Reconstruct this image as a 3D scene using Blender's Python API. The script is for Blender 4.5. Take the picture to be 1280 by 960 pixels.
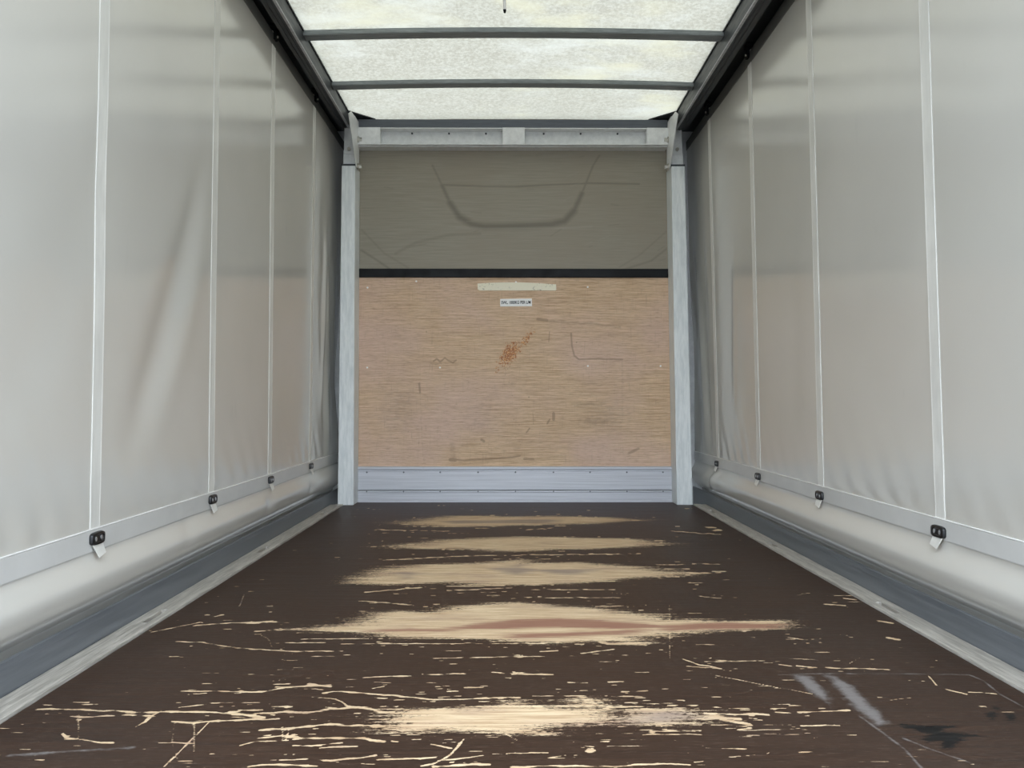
import bpy, bmesh, math, random
import numpy as np
from mathutils import Vector, Matrix

for o in list(bpy.data.objects):
    bpy.data.objects.remove(o, do_unlink=True)
scn = bpy.context.scene
col = scn.collection

# ------------------------------------------------------------------ camera, world, exposure
CAM_H = 0.634
F = 961.0
cd = bpy.data.cameras.new('camera')
cam = bpy.data.objects.new('camera', cd)
col.objects.link(cam)
cd.sensor_fit = 'HORIZONTAL'
cd.sensor_width = 36.0
cd.lens = 36.0 * F / 1280.0
cd.clip_start = 0.02
cd.clip_end = 200
cam.location = (0, 0, CAM_H)
cam.rotation_euler = (math.radians(90) + math.atan(20 / F), 0, -math.atan(4.5 / F))
scn.camera = cam

w = bpy.data.worlds.new('overcast_sky')
scn.world = w
w.use_nodes = True
bg = w.node_tree.nodes['Background']
bg.inputs[0].default_value = (0.79, 0.885, 1.0, 1)
bg.inputs[1].default_value = 4.2

scn.view_settings.view_transform = 'Standard'
scn.view_settings.look = 'None'
scn.view_settings.gamma = 1
scn.view_settings.exposure = 0.2
scn.view_settings.use_curve_mapping = False

# ------------------------------------------------------------------ helpers
random.seed(4)
rng = np.random.default_rng(11)


class MB:
    def __init__(self):
        self.v = []
        self.f = []

    def add(self, vs, fs):
        n = len(self.v)
        self.v += [tuple(map(float, p)) for p in vs]
        self.f += [tuple(i + n for i in q) for q in fs]
        return self

    def hexa(self, b, t):
        """four bottom points, four top points, both counter-clockwise from above"""
        return self.add(list(b) + list(t), [(3, 2, 1, 0), (4, 5, 6, 7), (0, 1, 5, 4), (1, 2, 6, 5), (2, 3, 7, 6), (3, 0, 4, 7)])

    def box(self, x0, x1, y0, y1, z0, z1):
        x0, x1 = min(x0, x1), max(x0, x1)
        return self.hexa([(x0, y0, z0), (x1, y0, z0), (x1, y1, z0), (x0, y1, z0)],
                         [(x0, y0, z1), (x1, y0, z1), (x1, y1, z1), (x0, y1, z1)])

    def prism(self, pts, off):
        """polygon of 3d points swept by the vector off"""
        n = len(pts)
        q = [tuple(Vector(p) + Vector(off)) for p in pts]
        fs = [tuple(range(n))[::-1], tuple(range(n, 2 * n))]
        fs += [(i, (i + 1) % n, n + (i + 1) % n, n + i) for i in range(n)]
        return self.add(list(pts) + q, fs)

    def cyl(self, p0, p1, r, n=10, r1=None):
        p0, p1 = Vector(p0), Vector(p1)
        d = (p1 - p0).normalized()
        a = d.orthogonal().normalized()
        b = d.cross(a)
        r1 = r if r1 is None else r1
        vs = [p0 + (a * math.cos(2 * math.pi * i / n) + b * math.sin(2 * math.pi * i / n)) * r for i in range(n)]
        vs += [p1 + (a * math.cos(2 * math.pi * i / n) + b * math.sin(2 * math.pi * i / n)) * r1 for i in range(n)]
        fs = [tuple(range(n))[::-1], tuple(range(n, 2 * n))]
        fs += [(i, (i + 1) % n, n + (i + 1) % n, n + i) for i in range(n)]
        return self.add(vs, fs)

    def build(self, name, mat, parent=None, bevel=0, smooth=False, seg=2):
        me = bpy.data.meshes.new(name)
        me.from_pydata(self.v, [], self.f)
        bm = bmesh.new()
        bm.from_mesh(me)
        bmesh.ops.recalc_face_normals(bm, faces=bm.faces)
        bm.to_mesh(me)
        bm.free()
        o = link(name, me, mat, parent)
        if bevel:
            m = o.modifiers.new('bevel', 'BEVEL')
            m.width = bevel
            m.segments = seg
            m.limit_method = 'ANGLE'
        if smooth:
            me.polygons.foreach_set('use_smooth', [True] * len(me.polygons))
        return o


_origin = {}


def link(name, me, mat, parent=None):  # parts are modelled in world metres
    o = bpy.data.objects.new(name, me)
    col.objects.link(o)
    if mat is not None and not me.materials:
        me.materials.append(mat)
    if parent is not None:
        o.parent = parent
        o.matrix_parent_inverse = Matrix.Translation(-_origin.get(parent.name, Vector((0, 0, 0))))
    return o


def thing(name, loc, label=None, cat=None, group=None, kind=None):
    o = bpy.data.objects.new(name, None)
    col.objects.link(o)
    o.location = loc
    o.empty_display_size = 0.1
    _origin[o.name] = Vector(loc)
    return tag(o, label, cat, group, kind)


def tag(o, label=None, cat=None, group=None, kind=None):
    if label:
        o['label'] = label
    if cat:
        o['category'] = cat
    if group:
        o['group'] = group
    if kind:
        o['kind'] = kind
    return o


def grid_mesh(name, P, mat, parent=None, flip=False, smooth=True):
    """P: array (rows, cols, 3)"""
    r, c = P.shape[:2]
    me = bpy.data.meshes.new(name)
    idx = np.arange(r * c).reshape(r, c)
    q = np.stack([idx[:-1, :-1], idx[:-1, 1:], idx[1:, 1:], idx[1:, :-1]], -1).reshape(-1, 4)
    if flip:
        q = q[:, ::-1]
    nf = len(q)
    me.vertices.add(r * c)
    me.vertices.foreach_set('co', P.reshape(-1).astype(np.float32))
    me.loops.add(nf * 4)
    me.loops.foreach_set('vertex_index', q.reshape(-1).astype(np.int32))
    me.polygons.add(nf)
    me.polygons.foreach_set('loop_start', np.arange(0, nf * 4, 4, dtype=np.int32))
    me.polygons.foreach_set('loop_total', np.full(nf, 4, dtype=np.int32))
    me.update(calc_edges=True)
    if smooth:
        me.polygons.foreach_set('use_smooth', np.ones(nf, dtype=bool))
    return link(name, me, mat, parent)


def col_attr(o, name, rgba):
    a = o.data.attributes.new(name, 'FLOAT_COLOR', 'POINT')
    a.data.foreach_set('color', rgba.reshape(-1).astype(np.float32))


def s2l(r, g, b):
    def f(c):
        c /= 255.0
        return c / 12.92 if c <= 0.04045 else ((c + 0.055) / 1.055) ** 2.4
    return (f(r), f(g), f(b), 1)


# ------------------------------------------------------------------ materials
class NT:
    def __init__(self, name):
        self.m = bpy.data.materials.new(name)
        self.m.use_nodes = True
        self.t = self.m.node_tree
        self.b = self.t.nodes['Principled BSDF']
        self.out = self.t.nodes['Material Output']
        self.tc = None

    def n(self, typ, **k):
        x = self.t.nodes.new(typ)
        for a, v in k.items():
            setattr(x, a, v)
        return x

    def l(self, a, b):
        self.t.links.new(a, b)

    def coord(self, scale=(1, 1, 1), rot=(0, 0, 0), loc=(0, 0, 0)):
        if self.tc is None:
            self.tc = self.n('ShaderNodeNewGeometry')
        mp = self.n('ShaderNodeMapping')
        mp.inputs['Scale'].default_value = scale
        mp.inputs['Rotation'].default_value = rot
        mp.inputs['Location'].default_value = loc
        self.l(self.tc.outputs['Position'], mp.inputs['Vector'])
        return mp.outputs[0]

    def noise(self, scale=(1, 1, 1), detail=4, rough=0.55, dist=0.0, loc=(0, 0, 0), rot=(0, 0, 0)):
        x = self.n('ShaderNodeTexNoise')
        x.inputs['Scale'].default_value = 1
        x.inputs['Detail'].default_value = detail
        x.inputs['Roughness'].default_value = rough
        x.inputs['Distortion'].default_value = dist
        self.l(self.coord(scale, rot, loc), x.inputs['Vector'])
        return x.outputs['Fac']

    def val(self, sock, v):
        if hasattr(v, 'links') or isinstance(v, bpy.types.NodeSocket):
            self.l(v, sock)
        else:
            sock.default_value = v

    def math(self, op, a, b=0.0, clamp=False):
        x = self.n('ShaderNodeMath', operation=op, use_clamp=clamp)
        self.val(x.inputs[0], a)
        self.val(x.inputs[1], b)
        return x.outputs[0]

    def step(self, v, a, b, lo=0.0, hi=1.0):
        x = self.n('ShaderNodeMapRange', interpolation_type='SMOOTHSTEP')
        self.val(x.inputs['Value'], v)
        x.inputs['From Min'].default_value = a
        x.inputs['From Max'].default_value = b
        x.inputs['To Min'].default_value = lo
        x.inputs['To Max'].default_value = hi
        return x.outputs[0]

    def mix(self, f, a, b, blend='MIX'):
        x = self.n('ShaderNodeMix', data_type='RGBA', blend_type=blend)
        self.val(x.inputs['Factor'], f)
        self.val(x.inputs[6], a)
        self.val(x.inputs[7], b)
        return x.outputs[2]

    def attr(self, name):
        a = self.n('ShaderNodeAttribute', attribute_name=name)
        s = self.n('ShaderNodeSeparateColor')
        self.l(a.outputs['Color'], s.inputs[0])
        return s.outputs[0], s.outputs[1], s.outputs[2], a.outputs['Alpha']

    def bump(self, h, strength=0.2, dist=0.002):
        x = self.n('ShaderNodeBump')
        x.inputs['Strength'].default_value = strength
        x.inputs['Distance'].default_value = dist
        self.l(h, x.inputs['Height'])
        self.l(x.outputs[0], self.b.inputs['Normal'])

    def set(self, color=None, rough=None, metal=None, spec=None):
        for k, v in (('Base Color', color), ('Roughness', rough), ('Metallic', metal), ('Specular IOR Level', spec)):
            if v is not None:
                self.val(self.b.inputs[k], v)
        return self.m


def plain(name, rgb, rough=0.5, metal=0.0, var=0.12, scale=(18, 18, 18), rvar=0.1, spec=0.5):
    t = NT(name)
    c = s2l(*rgb)
    n = t.noise(scale, 5)
    d = tuple(x * (1 - var) for x in c[:3]) + (1,)
    e = tuple(min(1, x * (1 + var)) for x in c[:3]) + (1,)
    k = t.step(n, 0.3, 0.7)
    return t.set(t.mix(k, d, e), t.step(n, 0.25, 0.75, rough - rvar, rough + rvar), metal, spec)


def mat_curtain():
    t = NT('silver_grey_vinyl')
    n = t.noise((1.2, 1.2, 1.2), 3)
    c = t.mix(t.step(n, 0.3, 0.7), s2l(*(198, 195, 187)), s2l(*(206, 203, 195)))
    dirt = t.step(t.noise((14, 14, 4), 6, loc=(3, 1, 2)), 0.66, 0.80)
    c = t.mix(t.math('MULTIPLY', dirt, 0.10), c, s2l(120, 116, 108))
    fine = t.noise((420, 420, 420), 2)
    t.bump(fine, 0.04, 0.001)
    t.b.inputs['IOR'].default_value = 1.55
    t.set(c, t.step(n, 0.2, 0.8, 0.13, 0.18), 0.0, 1.0)
    return t.m


def mat_floor():
    t = NT('worn_phenolic_plywood')
    wear, red, _, _ = t.attr('wear')
    gw, spill, black, _ = t.attr('tint')
    streak = t.noise((5, 95, 1), 6, 0.62, 0.15)
    fray = t.noise((75, 330, 1), 5, 0.75)
    nn = t.math('ADD', t.math('MULTIPLY', t.math('SUBTRACT', streak, 0.5), 0.85),
                t.math('MULTIPLY', t.math('SUBTRACT', fray, 0.5), 1.15))
    m = t.step(t.math('ADD', wear, nn), 0.47, 0.55)
    # fine sparse flecks away from the patches
    fl = t.noise((16, 210, 1), 3, 0.6, 0.1, loc=(7, 3, 0))
    dens = t.noise((1.3, 1.6, 1), 2, loc=(1, 9, 0))
    fl = t.step(t.math('ADD', fl, t.math('MULTIPLY', dens, 0.14)), 0.805, 0.845)
    m = t.math('MAXIMUM', m, t.math('MULTIPLY', fl, 0.75))
    # dark film face
    g1 = t.noise((3, 130, 1), 6, 0.65, loc=(2, 2, 0))
    g2 = t.noise((2.2, 2.2, 1), 4, loc=(5, 5, 0))
    dark = t.mix(t.step(g1, 0.25, 0.75), s2l(38, 24, 16), s2l(66, 46, 34))
    dark = t.mix(t.step(g2, 0.35, 0.75, 0, 0.4), dark, s2l(56, 43, 36))
    fine = t.step(t.noise((30, 600, 1), 3, loc=(4, 0, 0)), 0.54, 0.74, 0, 0.5)
    dark = t.mix(fine, dark, s2l(112, 92, 80))
    pin = t.step(t.noise((160, 330, 1), 3, 0.7, loc=(2, 8, 0)), 0.66, 0.74, 0, 0.6)
    dark = t.mix(pin, dark, s2l(150, 132, 112))
    # bare veneer
    w1 = t.noise((6, 110, 1), 5, 0.65, loc=(9, 1, 0))
    w2 = t.noise((4, 14, 1), 4, loc=(1, 7, 0))
    wood = t.mix(t.step(w1, 0.28, 0.72), s2l(180, 148, 114), s2l(228, 204, 168))
    wood = t.mix(t.step(w2, 0.48, 0.72, 0, 0.7), wood, s2l(172, 142, 120))
    wood = t.mix(t.step(t.noise((50, 420, 1), 4, 0.7, loc=(3, 3, 0)), 0.55, 0.75, 0, 0.5), wood, s2l(140, 108, 82))
    wood = t.mix(t.math('MULTIPLY', t.step(t.math('ADD', red, t.math('MULTIPLY', t.math('SUBTRACT', w1, 0.5), 1.5)), 0.30, 0.62), 0.85), wood, s2l(140, 94, 78))
    wood = t.mix(t.math('MULTIPLY', t.step(t.math('ADD', gw, t.math('MULTIPLY', t.math('SUBTRACT', w2, 0.5), 0.8)), 0.35, 0.7), 0.7), wood, s2l(140, 124, 116))
    c = t.mix(m, dark, wood)
    sp = t.step(t.math('ADD', spill, t.math('ADD', t.math('MULTIPLY', t.math('SUBTRACT', t.noise((22, 30, 1), 5, 0.7, loc=(6, 1, 0)), 0.5), 1.3), t.math('MULTIPLY', t.math('SUBTRACT', fray, 0.5), 0.4))), 0.35, 0.95)
    c = t.mix(t.math('MULTIPLY', sp, 0.5), c, s2l(158, 154, 152))
    bl = t.step(t.math('ADD', black, t.math('ADD', t.math('MULTIPLY', t.math('SUBTRACT', streak, 0.5), 0.9), t.math('MULTIPLY', t.math('SUBTRACT', fray, 0.5), 0.9))), 0.45, 0.53)
    c = t.mix(bl, c, s2l(6, 5, 6))
    r = t.math('ADD', t.math('MULTIPLY', m, 0.28), t.step(g1, 0.2, 0.8, 0.42, 0.56))
    t.bump(t.math('SUBTRACT', t.math('MULTIPLY', g1, 0.35), t.math('MULTIPLY', m, 0.6)), 0.35, 0.003)
    return t.set(c, r, 0, 0.26)


def mat_ply():
    t = NT('bulkhead_plywood')
    st, rust, dust, _ = t.attr('stain')
    g1 = t.noise((5, 1, 210), 6, 0.66, 0.05)
    g2 = t.noise((22, 1, 420), 4, 0.6, loc=(3, 0, 1))
    big = t.noise((1.4, 1, 1.8), 4, loc=(2, 0, 5))
    c = t.mix(t.step(g1, 0.28, 0.72), s2l(180, 146, 112), s2l(232, 202, 168))
    c = t.mix(t.step(big, 0.38, 0.66, 0, 0.65), c, s2l(216, 185, 170))
    c = t.mix(t.step(g2, 0.48, 0.74, 0, 0.7), c, s2l(150, 118, 94))
    lt = t.step(t.noise((8, 1, 260), 4, loc=(8, 0, 2)), 0.54, 0.72, 0, 0.5)
    c = t.mix(lt, c, s2l(236, 212, 184))
    # faint vertical scuffs
    v = t.step(t.noise((110, 1, 9), 5, 0.7, loc=(1, 0, 3)), 0.56, 0.76, 0, 0.4)
    c = t.mix(v, c, s2l(146, 122, 104))
    sn = t.noise((26, 1, 90), 5, loc=(5, 0, 5))
    sm = t.step(t.math('ADD', st, t.math('MULTIPLY', t.math('SUBTRACT', sn, 0.5), 0.5)), 0.3, 0.8)
    c = t.mix(t.math('MULTIPLY', sm, 0.45), c, s2l(112, 88, 68))
    rn = t.noise((75, 1, 75), 5, 0.7, loc=(5, 0, 8))
    rm = t.step(t.math('ADD', rust, t.math('MULTIPLY', t.math('SUBTRACT', rn, 0.5), 2.4)), 0.52, 0.80)
    rc = t.mix(t.step(t.noise((140, 1, 140), 3), 0.45, 0.62), s2l(150, 78, 36), s2l(226, 170, 110))
    c = t.mix(t.math('MULTIPLY', rm, 0.85), c, rc)
    dm = t.step(t.math('ADD', dust, t.math('MULTIPLY', t.math('SUBTRACT', sn, 0.5), 0.8)), 0.3, 0.9)
    c = t.mix(t.math('MULTIPLY', dm, 0.4), c, s2l(150, 130, 116))
    t.bump(g1, 0.15, 0.001)
    return t.set(c, 0.62, 0, 0.35)


def mat_upper():
    t = NT('grey_bulkhead_board')
    st, pale, _, _ = t.attr('stain')
    g1 = t.noise((5, 1, 170), 6, 0.6)
    big = t.noise((1.6, 1, 2.2), 4, loc=(2, 0, 5))
    c = t.mix(t.step(g1, 0.3, 0.7), s2l(*(144, 137, 122)), s2l(*(156, 149, 134)))
    c = t.mix(t.step(big, 0.35, 0.7, 0, 0.6), c, s2l(*(148, 138, 122)))
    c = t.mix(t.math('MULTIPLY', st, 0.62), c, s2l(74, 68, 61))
    c = t.mix(t.math('MULTIPLY', pale, 0.5), c, s2l(170, 164, 150))
    t.bump(g1, 0.12, 0.001)
    return t.set(c, 0.55, 0, 0.35)


def mat_roof():
    t = NT('translucent_fibreglass_roof')
    t.t.nodes.remove(t.b)
    big = t.noise((1.9, 3.4, 1), 5, 0.6, 0.3)
    yel = t.noise((1.4, 2.6, 1), 4, 0.6, 0.2, loc=(4, 2, 0))
    spk = t.noise((62, 62, 1), 5, 0.8)
    fib = t.noise((28, 60, 1), 5, 0.7, 0.6, loc=(1, 5, 0))
    c = t.mix(t.step(spk, 0.36, 0.66), (0.20, 0.184, 0.143, 1), (0.305, 0.290, 0.236, 1))
    c = t.mix(t.step(big, 0.5, 0.72, 0, 0.6), c, (0.352, 0.341, 0.294, 1))
    c = t.mix(t.step(yel, 0.52, 0.72, 0, 0.7), c, (0.335, 0.306, 0.210, 1))
    c = t.mix(t.step(fib, 0.60, 0.75, 0, 0.35), c, (0.20, 0.184, 0.143, 1))
    tr = t.n('ShaderNodeBsdfTranslucent')
    t.l(c, tr.inputs[0])
    df = t.n('ShaderNodeBsdfDiffuse')
    df.inputs[0].default_value = (0.60, 0.585, 0.54, 1)
    ad = t.n('ShaderNodeMixShader')
    ad.inputs[0].default_value = 0.30
    t.l(tr.outputs[0], ad.inputs[1])
    t.l(df.outputs[0], ad.inputs[2])
    t.l(ad.outputs[0], t.out.inputs['Surface'])
    return t.m


def mat_galv(name, a, b, rough=0.5, metal=0.35, sc=(60, 60, 22)):
    t = NT(name)
    n = t.noise(sc, 6, 0.65)
    n2 = t.noise((240, 240, 60), 4, 0.7, loc=(3, 3, 3))
    c = t.mix(t.step(n, 0.3, 0.7), s2l(*a), s2l(*b))
    c = t.mix(t.step(n2, 0.64, 0.78, 0, 0.30), c, s2l(*[x * 0.7 for x in a]))
    t.bump(n, 0.12, 0.001)
    return t.set(c, t.step(n, 0.3, 0.7, rough - 0.08, rough + 0.1), metal)


def mat_speck():
    t = NT('flaking_white_tape')
    n = t.noise((85, 85, 85), 3, 0.6)
    k = t.step(n, 0.58, 0.63)
    side = t.step(t.noise((5, 5, 5), 2, loc=(2, 0, 0)), 0.4, 0.6)
    return t.set(t.mix(t.math('MULTIPLY', k, side), s2l(240, 232, 208), s2l(110, 100, 86)), 0.6)


M = dict(
    curtain=mat_curtain(),
    strap=plain('pale_grey_webbing', (220, 218, 211), 0.5, 0, 0.06, (30, 30, 8)),
    hem=plain('grey_vinyl_hem', (204, 203, 199), 0.34, 0, 0.05, (5, 5, 5), 0.04),
    piping=plain('white_welt', (232, 231, 227), 0.5, 0, 0.04),
    black_plastic=plain('black_plastic', (22, 22, 24), 0.35, 0, 0.1),
    nickel=plain('bright_rivet', (205, 205, 205), 0.3, 0.7, 0.08),
    floor=mat_floor(), ply=mat_ply(), upper=mat_upper(), roof=mat_roof(),
    post=mat_galv('galvanised_post', (214, 219, 219), (238, 241, 240), 0.5, 0.0, (70, 70, 9)),
    alu=mat_galv('mill_aluminium', (166, 168, 172), (196, 198, 202), 0.42, 0.35, (3, 60, 90)),
    kick=mat_galv('kick_plate_aluminium', (188, 189, 194), (210, 211, 216), 0.42, 0.2, (2, 60, 120)),
    strip=mat_galv('scuffed_edge_strip', (160, 154, 144), (208, 202, 192), 0.45, 0.2, (140, 9, 90)),
    upstand=mat_galv('side_rave_grey', (92, 96, 100), (112, 115, 118), 0.45, 0.1, (60, 3, 60)),
    top_hem=plain('dark_top_hem', (96, 96, 92), 0.5, 0, 0.15, (20, 6, 20), spec=0.2),
    rail=plain('dark_rail_steel', (54, 58, 62), 0.45, 0.1, 0.2, (60, 8, 60)),
    rail_dark=plain('black_rail_paint', (14, 17, 18), 0.5, 0.0, 0.15, (40, 8, 40), spec=0.15),
    black=plain('black_edge_rubber', (13, 13, 15), 0.5, 0, 0.15, spec=0.2),
    bow=mat_galv('roof_bow_steel', (120, 126, 128), (146, 152, 154), 0.4, 0.1, (12, 80, 80)),
    header=mat_galv('header_galvanised', (214, 215, 215), (230, 231, 231), 0.42, 0.08, (30, 30, 30)),
    headdark=plain('header_rail_grey', (88, 92, 98), 0.45, 0.3, 0.12, (8, 80, 80)),
    bolt=plain('zinc_bolt', (190, 186, 176), 0.3, 0.8, 0.15),
    white=plain('white_sign_plastic', (242, 240, 236), 0.45, 0, 0.03),
    ink=plain('black_print', (18, 18, 20), 0.6, 0, 0.1),
    tape=mat_speck(),
    cord=plain('grey_white_cord', (238, 236, 230), 0.6, 0, 0.15),
    ground=plain('asphalt_yard', (118, 116, 112), 0.85, 0, 0.25, (9, 9, 9)),
)

# ------------------------------------------------------------------ dimensions (metres, Y runs forward into the body)
Y0, Y1 = 0.90, 4.80
FL, FR = -0.993, 1.114
Z_ROOF = 2.385

tag(MB().box(-80, 80, -80, 80, -1.02, -0.95).build('ground', M['ground']), 'grey asphalt yard beneath the vehicle body', None, None, 'structure')

# ------------------------------------------------------------------ floor with its wear field
SCRATCHES = [
    (8.2,-965,1597,-908,1595,-813,1584,-672,1579,-548,1569,-488,1551),
    (6.0,-876,1558,-805,1560,-758,1565,-721,1558),
    (1.6,-867,1568,-800,1448),
    (5.2,-848,1477,-832,1462,-796,1455,-763,1442,-732,1437),
    (5.8,-723,1507,-715,1519,-718,1553,-708,1583),
    (7.7,-663,1533,-627,1529,-581,1534,-487,1547),
    (1.1,-655,1525,-623,1440,-581,1367),
    (1.9,-619,1532,-566,1401),
    (3.4,-589,1532,-595,1345),
    (4.2,-623,1440,-585,1437),
    (3.1,-579,1367,-556,1367),
    (4.7,-712,1692,-531,1688),
    (3.7,-684,1735,-653,1738),
    (4.3,-679,1604,-630,1620),
    (3.3,-632,1626,-521,1628),
    (3.1,-834,1373,-819,1373),
    (3.8,-961,1520,-949,1520),
    (7.2,-583,1686,-539,1686,-493,1711,-436,1724,-397,1724),
    (9.7,-444,1732,-395,1713),
    (6.8,-400,1678,-374,1691,-318,1680,-213,1658,-163,1639,-92,1645,23,1653),
    (4.4,-418,1654,-381,1654,-358,1640,-332,1606),
    (10.3,-499,1576,-408,1576,-331,1604,-272,1587,-235,1575),
    (6.2,-549,1588,-503,1588),
    (5.9,-533,1543,-457,1543),
    (9.3,-477,1493,-411,1502,-350,1522,-304,1516,-242,1512),
    (6.9,-470,1456,-422,1466,-359,1456,-271,1455,-231,1442),
    (5.1,-492,1425,-473,1443,-412,1447),
    (1.5,-438,1506,-420,1446),
    (1.5,-422,1498,-415,1443),
    (5.0,-394,1426,-360,1424),
    (5.0,-343,1419,-277,1422),
    (4.6,-402,1370,-356,1375),
    (6.2,-336,1365,-237,1384),
    (4.6,-231,1370,-128,1378),
    (6.0,-449,1346,-389,1355,-331,1343),
    (5.0,-142,1431,-104,1413),
    (4.7,-82,1455,-102,1391,-124,1357,-153,1345),
    (4.7,-124,1365,-45,1386),
    (7.5,-129,1345,-33,1353),
    (1.6,-29,1391,35,1395),
    (6.5,-330,1771,-224,1783),
    (5.3,-199,1791,-101,1796),
    (6.6,-38,1806,45,1787),
    (4.8,-299,1708,-275,1717),
    (4.7,-133,1688,-109,1688),
    (6.0,-96,1709,-56,1709),
    (2.7,-223,1468,-156,1473),
    (2.6,-5,1475,16,1445),
    (7.9,8,1792,101,1792),
    (6.2,136,1739,177,1739),
    (5.0,226,1741,257,1744),
    (5.8,248,1682,303,1688),
    (1.7,305,1700,306,1633),
    (4.3,246,1625,271,1624),
    (4.4,349,1635,370,1633),
    (6.3,197,1596,244,1602),
    (11.7,366,1545,420,1545,459,1539),
    (9.5,426,1535,473,1512),
    (7.3,443,1487,468,1498),
    (2.7,442,1485,563,1495),
    (8.0,399,1566,524,1562),
    (4.1,538,1590,571,1590),
    (5.1,541,1570,591,1569),
    (4.4,254,1468,365,1470),
    (4.5,273,1484,369,1485),
    (11.3,143,1404,151,1404),
    (4.0,38,1395,71,1395),
    (3.1,75,1377,102,1386),
    (3.3,391,1411,430,1406),
    (5.2,6,1342,103,1344,208,1343,225,1352,277,1352,315,1347),
    (3.7,479,1780,560,1728,654,1671),
    (5.5,426,1842,502,1827),
    (7.5,-692,2126,-575,2147),
    (8.0,-720,2209,-672,2217),
    (6.5,-870,2036,-798,2029,-743,2002,-692,1986,-642,1972,-535,1954,-421,1958),
    (1.6,-668,2090,-636,2055,-607,1990),
    (5.2,-550,2054,-371,2060),
    (5.0,-433,2014,-295,2022),
    (5.0,-571,2023,-478,2027),
    (5.0,-330,2017,93,2015),
    (6.0,-184,1901,5,1912,88,1914),
    (7.2,-471,2444,-366,2415,-293,2389),
    (11.0,-469,2555,-283,2619),
    (11.4,-208,2630,-18,2641),
    (8.2,66,2585,352,2583),
    (7.6,63,2481,358,2479),
    (7.0,267,2375,371,2378),
    (1.1,497,2383,396,1898),
    (5.7,428,1893,457,1853,500,1828),
    (5.8,478,1875,599,1877),
    (6.3,183,1935,268,1968),
    (7.8,83,1942,124,1954),
    (13.3,239,2019,353,2004),
    (7.6,592,2502,681,2468),
    (7.0,650,1852,673,1846),
    (6.9,689,1842,730,1835),
    (6.8,753,1831,893,1818),
    (6.1,586,1573,695,1581),
    (3.6,967,1781,952,1718),
    (5.8,960,1694,987,1665),
    (5.8,999,1680,1051,1669),
    (8.4,978,1600,986,1600),
    (3.3,808,1635,857,1646),
    (4.7,570,1506,645,1509),
    (3.3,389,1411,433,1409),
    (14.9,1073,2466,1100,2459),
    (16.0,1065,2217,1089,2201),
    (13.8,1012,2054,1033,2049),
    (9.4,984,2399,1038,2380),
    (5.2,748,2062,799,2037),
    (9.9,-878,2179,-812,2202,-667,2217),
    (5.9,-742,2194,-717,2201),
    (5.8,-974,2120,-879,2210),
    (8.5,-862,2266,-843,2283),
    (2.6,-828,2389,-862,2526),
    (36.1,1003,3842,1017,3818),
    (34.6,1002,3748,1021,3748),
    (13.2,659,2832,777,2832),
    (7.3,599,2969,834,2983),
    (11.9,-493,3063,-244,3124,-51,3155),
    (12.4,15,3155,543,3185),
    (11.0,-201,2575,12,2607),
    (16.7,791,3726,998,3637),
    (17.4,-648,3779,-292,3731),
    (17.8,96,3775,216,3822),
]
GREY_LINES = [
    (5.0,625,1785,726,1792,859,1791,973,1788,1063,1783,1074,1745,1060,1669,1064,1596),
    (5.1,704,1553,714,1472,720,1409,712,1335),
    (4.8,741,1451,765,1409,816,1342),
    (8.1,-889,1390,-827,1399,-775,1408,-686,1418),
    (2.6,-828,2389,-862,2526),
    (1.0,-977,1971,-918,1865,-858,1759),
]
PATCHES = [
    [(-578,3974),(-485,4052),(-330,4218),(-156,4232),(20,4188),(238,4216),(411,4186),(537,4157),(717,4073),(561,4021),(429,3956),(222,3932),(18,3896),(-222,3860),(-363,3873),(-472,3948)],
    [(-521,3346),(-440,3383),(-326,3478),(-167,3537),(17,3578),(239,3566),(456,3534),(600,3514),(640,3435),(710,3415),(629,3378),(533,3323),(356,3289),(151,3272),(82,3238),(-52,3239),(-189,3291),(-360,3292),(-464,3310)],
    [(-550,2678),(-520,2786),(-465,2891),(-413,2946),(-325,2981),(-110,3002),(14,3046),(62,3061),(92,3001),(264,3015),(383,2970),(499,2927),(579,2872),(642,2819),(618,2781),(561,2781),(470,2757),(381,2733),(291,2685),(178,2663),(67,2652),(-97,2652),(-210,2688),(-346,2665),(-427,2654),(-500,2677)],
    [(-573,2140),(-526,2162),(-441,2184),(-416,2232),(-394,2307),(-325,2324),(-228,2314),(-137,2386),(-39,2413),(36,2422),(110,2394),(255,2356),(345,2303),(425,2286),(450,2236),(543,2235),(583,2211),(792,2218),(789,2179),(753,2141),(626,2127),(515,2120),(455,2099),(418,2077),(330,2064),(364,2017),(320,2004),(262,2037),(135,2024),(51,2025),(-33,2045),(-161,2059),(-289,2067),(-358,2095),(-427,2117),(-517,2125)],
    [(-243,1519),(-237,1577),(-222,1589),(-124,1593),(-58,1597),(8,1630),(41,1609),(90,1600),(139,1596),(157,1647),(186,1642),(197,1600),(208,1555),(203,1517),(132,1518),(85,1507),(53,1482),(7,1475),(-54,1486),(-100,1486),(-109,1500),(-146,1483),(-207,1486),(-239,1494)],
    [(246,1595),(272,1599),(320,1591),(366,1578),(371,1543),(352,1520),(304,1513),(242,1517),(237,1536)],
]
RED = [
    [(-167,2145),(10,2230),(150,2245),(330,2204),(436,2165),(320,2143),(144,2159),(-34,2145)],
    [(437,2173),(509,2188),(601,2195),(780,2186),(755,2148),(542,2142),(450,2128)],
    [(-344,2139),(-167,2145),(-166,2123),(-341,2124)],
    [(10,2094),(229,2114),(364,2135),(337,2106),(138,2072),(10,2065)],
]
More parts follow.
